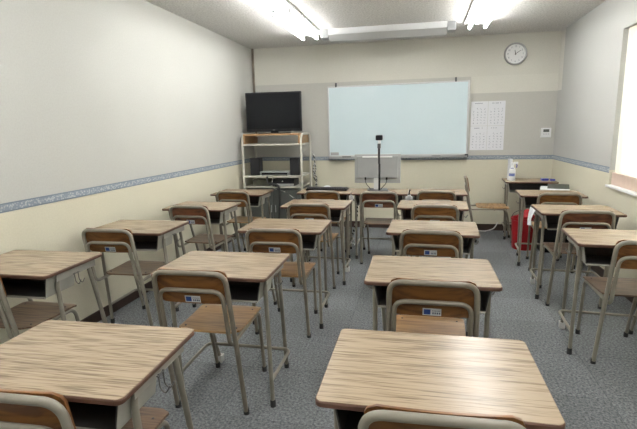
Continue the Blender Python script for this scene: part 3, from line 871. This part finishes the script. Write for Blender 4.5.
ws = empty('webcam_stand', (-.440, 5.045, .76), 0, 'black webcam on a thin black pole in front of the monitor', 'webcam')
bm = bmesh.new(); prism(bm, rrect(.20, .12, .02), 0, .012); link('base_plate', bm, M['black'], ws)
link('pole', tb([(0, 0, .012), (0, 0, .30), (-.004, 0, .30), (-.004, 0, .50)], .0115, seg=10), M['black'], ws, True)
link('clamp', nb(-.021, .013, -.016, .016, .465, .516, bevel=.004), M['darkmetal'], ws)
link('signal_rod', nb(-.019, -.013, -.003, .003, .18, .46), M['greyplastic'], ws)
link('camera_body', nb(-.040, .034, -.03, .035, .550, .605, bevel=.010), M['black'], ws)
link('camera_mount', nb(-.015, .011, -.012, .014, .517, .550, bevel=.002), M['white'], ws)
bm = bmesh.new(); lathe(bm, [(0, 0), (.016, 0), (.016, .006), (0, .006)], 16)
bmesh.ops.rotate(bm, verts=bm.verts, cent=(0, 0, 0), matrix=Matrix.Rotation(R(-90), 3, 'X')); bmesh.ops.translate(bm, verts=bm.verts, vec=(0, .0352, .57))
link('lens', bm, M['screen'], ws)

for i, (x, y, lab) in enumerate([(-.115, 4.868, 'white power tap at the gap between monitor desk and empty front desk'), (-.718, 4.868, 'white power tap at the gap between keyboard desk and monitor desk')]):
    o = empty('power_tap', (x, y, .64), 0, lab, 'power tap')
    bm = bmesh.new(); box(bm, -.036, .036, -.028, -.004, .045, .095, bevel=.006); box(bm, -.018, .018, -.028, -.004, .025, .112, bevel=.004)
    link('tap_body', bm, M['white'], o)
    if i == 1: o.scale = (.6, .8, .7); o.location.z = .668
    if i == 0: link('plug', tb([(0, -.016, .11), (.002, -.016, .150), (.012, -.012, .165)], .006, seg=8), M['black'], o, True)

# spray bottle
sb_ = empty('spray_bottle', (1.118, 6.185, .76), R(-20), 'white spray bottle with blue print on the front right corner desk', 'bottle')
prof = [(0, 0), (.036, 0), (.039, .006), (.039, .12), (.034, .145), (.018, .165), (.015, .185), (0, .185)]
link('bottle', lathe(bmesh.new(), prof, 24), M['white'], sb_, True)
bm = bmesh.new(); box(bm, -.018, .018, -.018, .018, .186, .222, bevel=.005); box(bm, .010, .062, -.011, .011, .205, .232, bevel=.004)
link('spray_head', bm, M['white'], sb_)
link('trigger', tb([(.045, 0, .206), (.052, 0, .185), (.046, 0, .160)], .006, seg=8), M['blue'], sb_, True)
# label: wrapped band
M['pale_blue'] = mat('pale blue print', (.16, .20, .45), .5)
for (a0, a1, z0, z1) in ((-150, -30, .055, .09), (-125, -55, .150, .158)):
    bm = bmesh.new()
    rr = .0396 if z0 < .1 else .0325
    n = 14; L = []; U = []
    for k in range(n+1):
        a = R(a0+(a1-a0)*k/n); L.append(bm.verts.new((rr*math.cos(a), rr*math.sin(a), z0))); U.append(bm.verts.new((rr*math.cos(a), rr*math.sin(a), z1)))
    for k in range(n): bm.faces.new([L[k], L[k+1], U[k+1], U[k]])
    link('label_band', bm, M['pale_blue'], sb_)
bt = link('paper_roll', lathe(bmesh.new(), [(0, 0), (.028, 0), (.028, .262), (0, .262)], 20), M['cloth'], None, True); bt.location = (1.104, 6.275, .76)
tag(bt, 'white paper roll standing behind the spray bottle', 'paper roll')
ob = empty('blue_pen_case', (1.505, 6.185, .76), R(5), 'small blue marker case near the right end of the corner desk', 'pen case')
link('case', nb(-.045, .035, -.03, .03, 0, .026, bevel=.005), M['blue'], ob)
b2 = link('blue_eraser', nb(-.03, .03, -.018, .018, 0, .020, bevel=.004), M['blue']); b2.location = (1.585, 6.165, .76); b2.rotation_euler = (0, 0, R(-8))
tag(b2, 'blue eraser beside the blue marker case', 'eraser')

# black cabinet with printer between the two right desks
bc = empty('storage_cabinet', (1.512, 5.72, 0), 0, 'low black cabinet standing behind the third right-hand desk', 'cabinet')
link('body', nb(-.15, .15, -.16, .16, 0, .60, bevel=.004), M['black'], bc)
link('door', nb(-.143, .143, -.168, -.1605, .02, .58), M['black'], bc)
prn = empty('printer', (1.500, 5.72, .60), R(-14), 'white and dark grey printer on the low black cabinet', 'printer')
bm = bmesh.new(); box(bm, -.15, .15, -.12, .13, 0, .13, bevel=.010)
link('body', bm, M['white'], prn)
link('top_cover', ext(bmesh.new(), [(-.114, .1305), (-.114, .140), (.12, .158), (.12, .1305)], -.075, .147), mat('dark olive grey plastic', (.08, .09, .075), .4), prn)
link('paper_slot', nb(-.12, -.02, -.1225, -.1202, .05, .08), M['black'], prn)

# red bin
rb = empty('waste_bin', (1.205, 5.74, 0), 0, 'red plastic waste bin standing beside the third right-hand desk', 'bin')
prof = [(0, 0), (.120, 0), (.126, .01), (.144, .345), (.152, .35), (.152, .372), (.146, .372), (.138, .35), (.120, .015), (0, .012)]
link('bucket', lathe(bmesh.new(), prof, 36), M['red'], rb, True)
bm = bmesh.new(); tube(bm, fillet([(-.148, 0, .36), (-.13, .02, .43), (0, .03, .465), (.13, .02, .43), (.148, 0, .36)], .08, 5), .004, seg=7); link('handle', bm, M['darkmetal'], rb, True)
bm = bmesh.new(); bmesh.ops.create_icosphere(bm, subdivisions=3, radius=1)
sr = random.Random(5)
for v in bm.verts:
    j = 1+.18*math.sin(v.co.x*5+1)*math.cos(v.co.y*6)+.1*math.sin(v.co.z*9)
    v.co = Vector((v.co.x*.095*j+.01, v.co.y*.085*j, .37+v.co.z*.085*j))
link('liner_bag', bm, M['red'], rb, True)

# white cloth on the side of desk E2
bm = bmesh.new()
nz, ny = 14, 10
g1 = []
for off in (0, .003):
    g = []
    for j in range(nz+1):
        v = j/nz; row = []
        for i in range(ny+1):
            u = i/ny
            x = .008*math.sin(u*9+v*2)*(v*.8+.2) + off + .022*math.sin(min(1, v*1.4)*1.5)
            y = (-.09 + .18*u)*(1-.12*math.sin(v*3))
            row.append(bm.verts.new((-x, y, -v*.125-.02*math.sin(u*2.4)*v)))
        g.append(row)
    g1.append(g)
for g in g1:
    for j in range(nz):
        for i in range(ny): bm.faces.new([g[j][i], g[j][i+1], g[j+1][i+1], g[j+1][i]])
for j in range(nz):
    for i in (0, ny): bm.faces.new([g1[0][j][i], g1[0][j+1][i], g1[1][j+1][i], g1[1][j][i]])
for i in range(ny):
    for j in (0, nz): bm.faces.new([g1[0][j][i], g1[0][j][i+1], g1[1][j][i+1], g1[1][j][i]])
cl = link('hanging_cloth', bm, M['cloth'], None, True)
cl.location = (.938, 4.17, .742); cl.rotation_euler = (0, 0, R(0))
tag(cl, 'white cloth hanging from the side hook of the second right-hand desk', 'cloth')

# ---------------------------------------------------------------- light and world
wd = bpy.data.worlds.new('World'); bpy.context.scene.world = wd; wd.use_nodes = True
nt = wd.node_tree; bg = nt.nodes['Background']
sky = nt.nodes.new('ShaderNodeTexSky'); sky.sky_type = 'HOSEK_WILKIE'; sky.turbidity = 6; sky.sun_direction = (-.5, .3, .8)
nt.links.new(sky.outputs[0], bg.inputs['Color']); bg.inputs['Strength'].default_value = 1.2
ld = bpy.data.lights.new('window_daylight', 'AREA'); ld.shape = 'RECTANGLE'; ld.size = WY1-WY0-.15; ld.size_y = WZ1-WZ0-.2; ld.energy = 90; ld.color = (.93, .97, 1.0)
lo = bpy.data.objects.new('window_daylight', ld); C.objects.link(lo); lo.location = (XR+.6, ly, (WZ0+WZ1)/2); lo.rotation_euler = (0, R(90), 0)

# ---------------------------------------------------------------- camera (solved from the desk corners)
f_px, cx, cy = 463.6, 320.408, 217.645
pitch, yaw, roll, h = -.188978, .2154709, -.0204210, 1.44215
right = Vector((math.cos(yaw), math.sin(yaw), 0)); f0 = Vector((-math.sin(yaw), math.cos(yaw), 0))
fwd = f0*math.cos(pitch)+Vector((0, 0, math.sin(pitch))); up = right.cross(fwd)
r2 = right*math.cos(roll)+up*math.sin(roll); u2 = -right*math.sin(roll)+up*math.cos(roll)
cam = bpy.data.cameras.new('camera'); co = bpy.data.objects.new('camera', cam); C.objects.link(co)
mw = Matrix((( r2.x, u2.x, -fwd.x, 0), (r2.y, u2.y, -fwd.y, 0), (r2.z, u2.z, -fwd.z, h), (0, 0, 0, 1)))
co.matrix_world = mw
cam.sensor_fit = 'HORIZONTAL'; cam.sensor_width = 36; cam.lens = f_px/637*36
cam.shift_x = (318.5-cx)/637; cam.shift_y = (cy-214.5)/637
cam.clip_start = .02
sc = bpy.context.scene
sc.camera = co
sc.view_settings.view_transform = 'Standard'; sc.view_settings.look = 'None'
sc.view_settings.gamma = 1; sc.view_settings.use_curve_mapping = False
sc.view_settings.exposure = 1.3
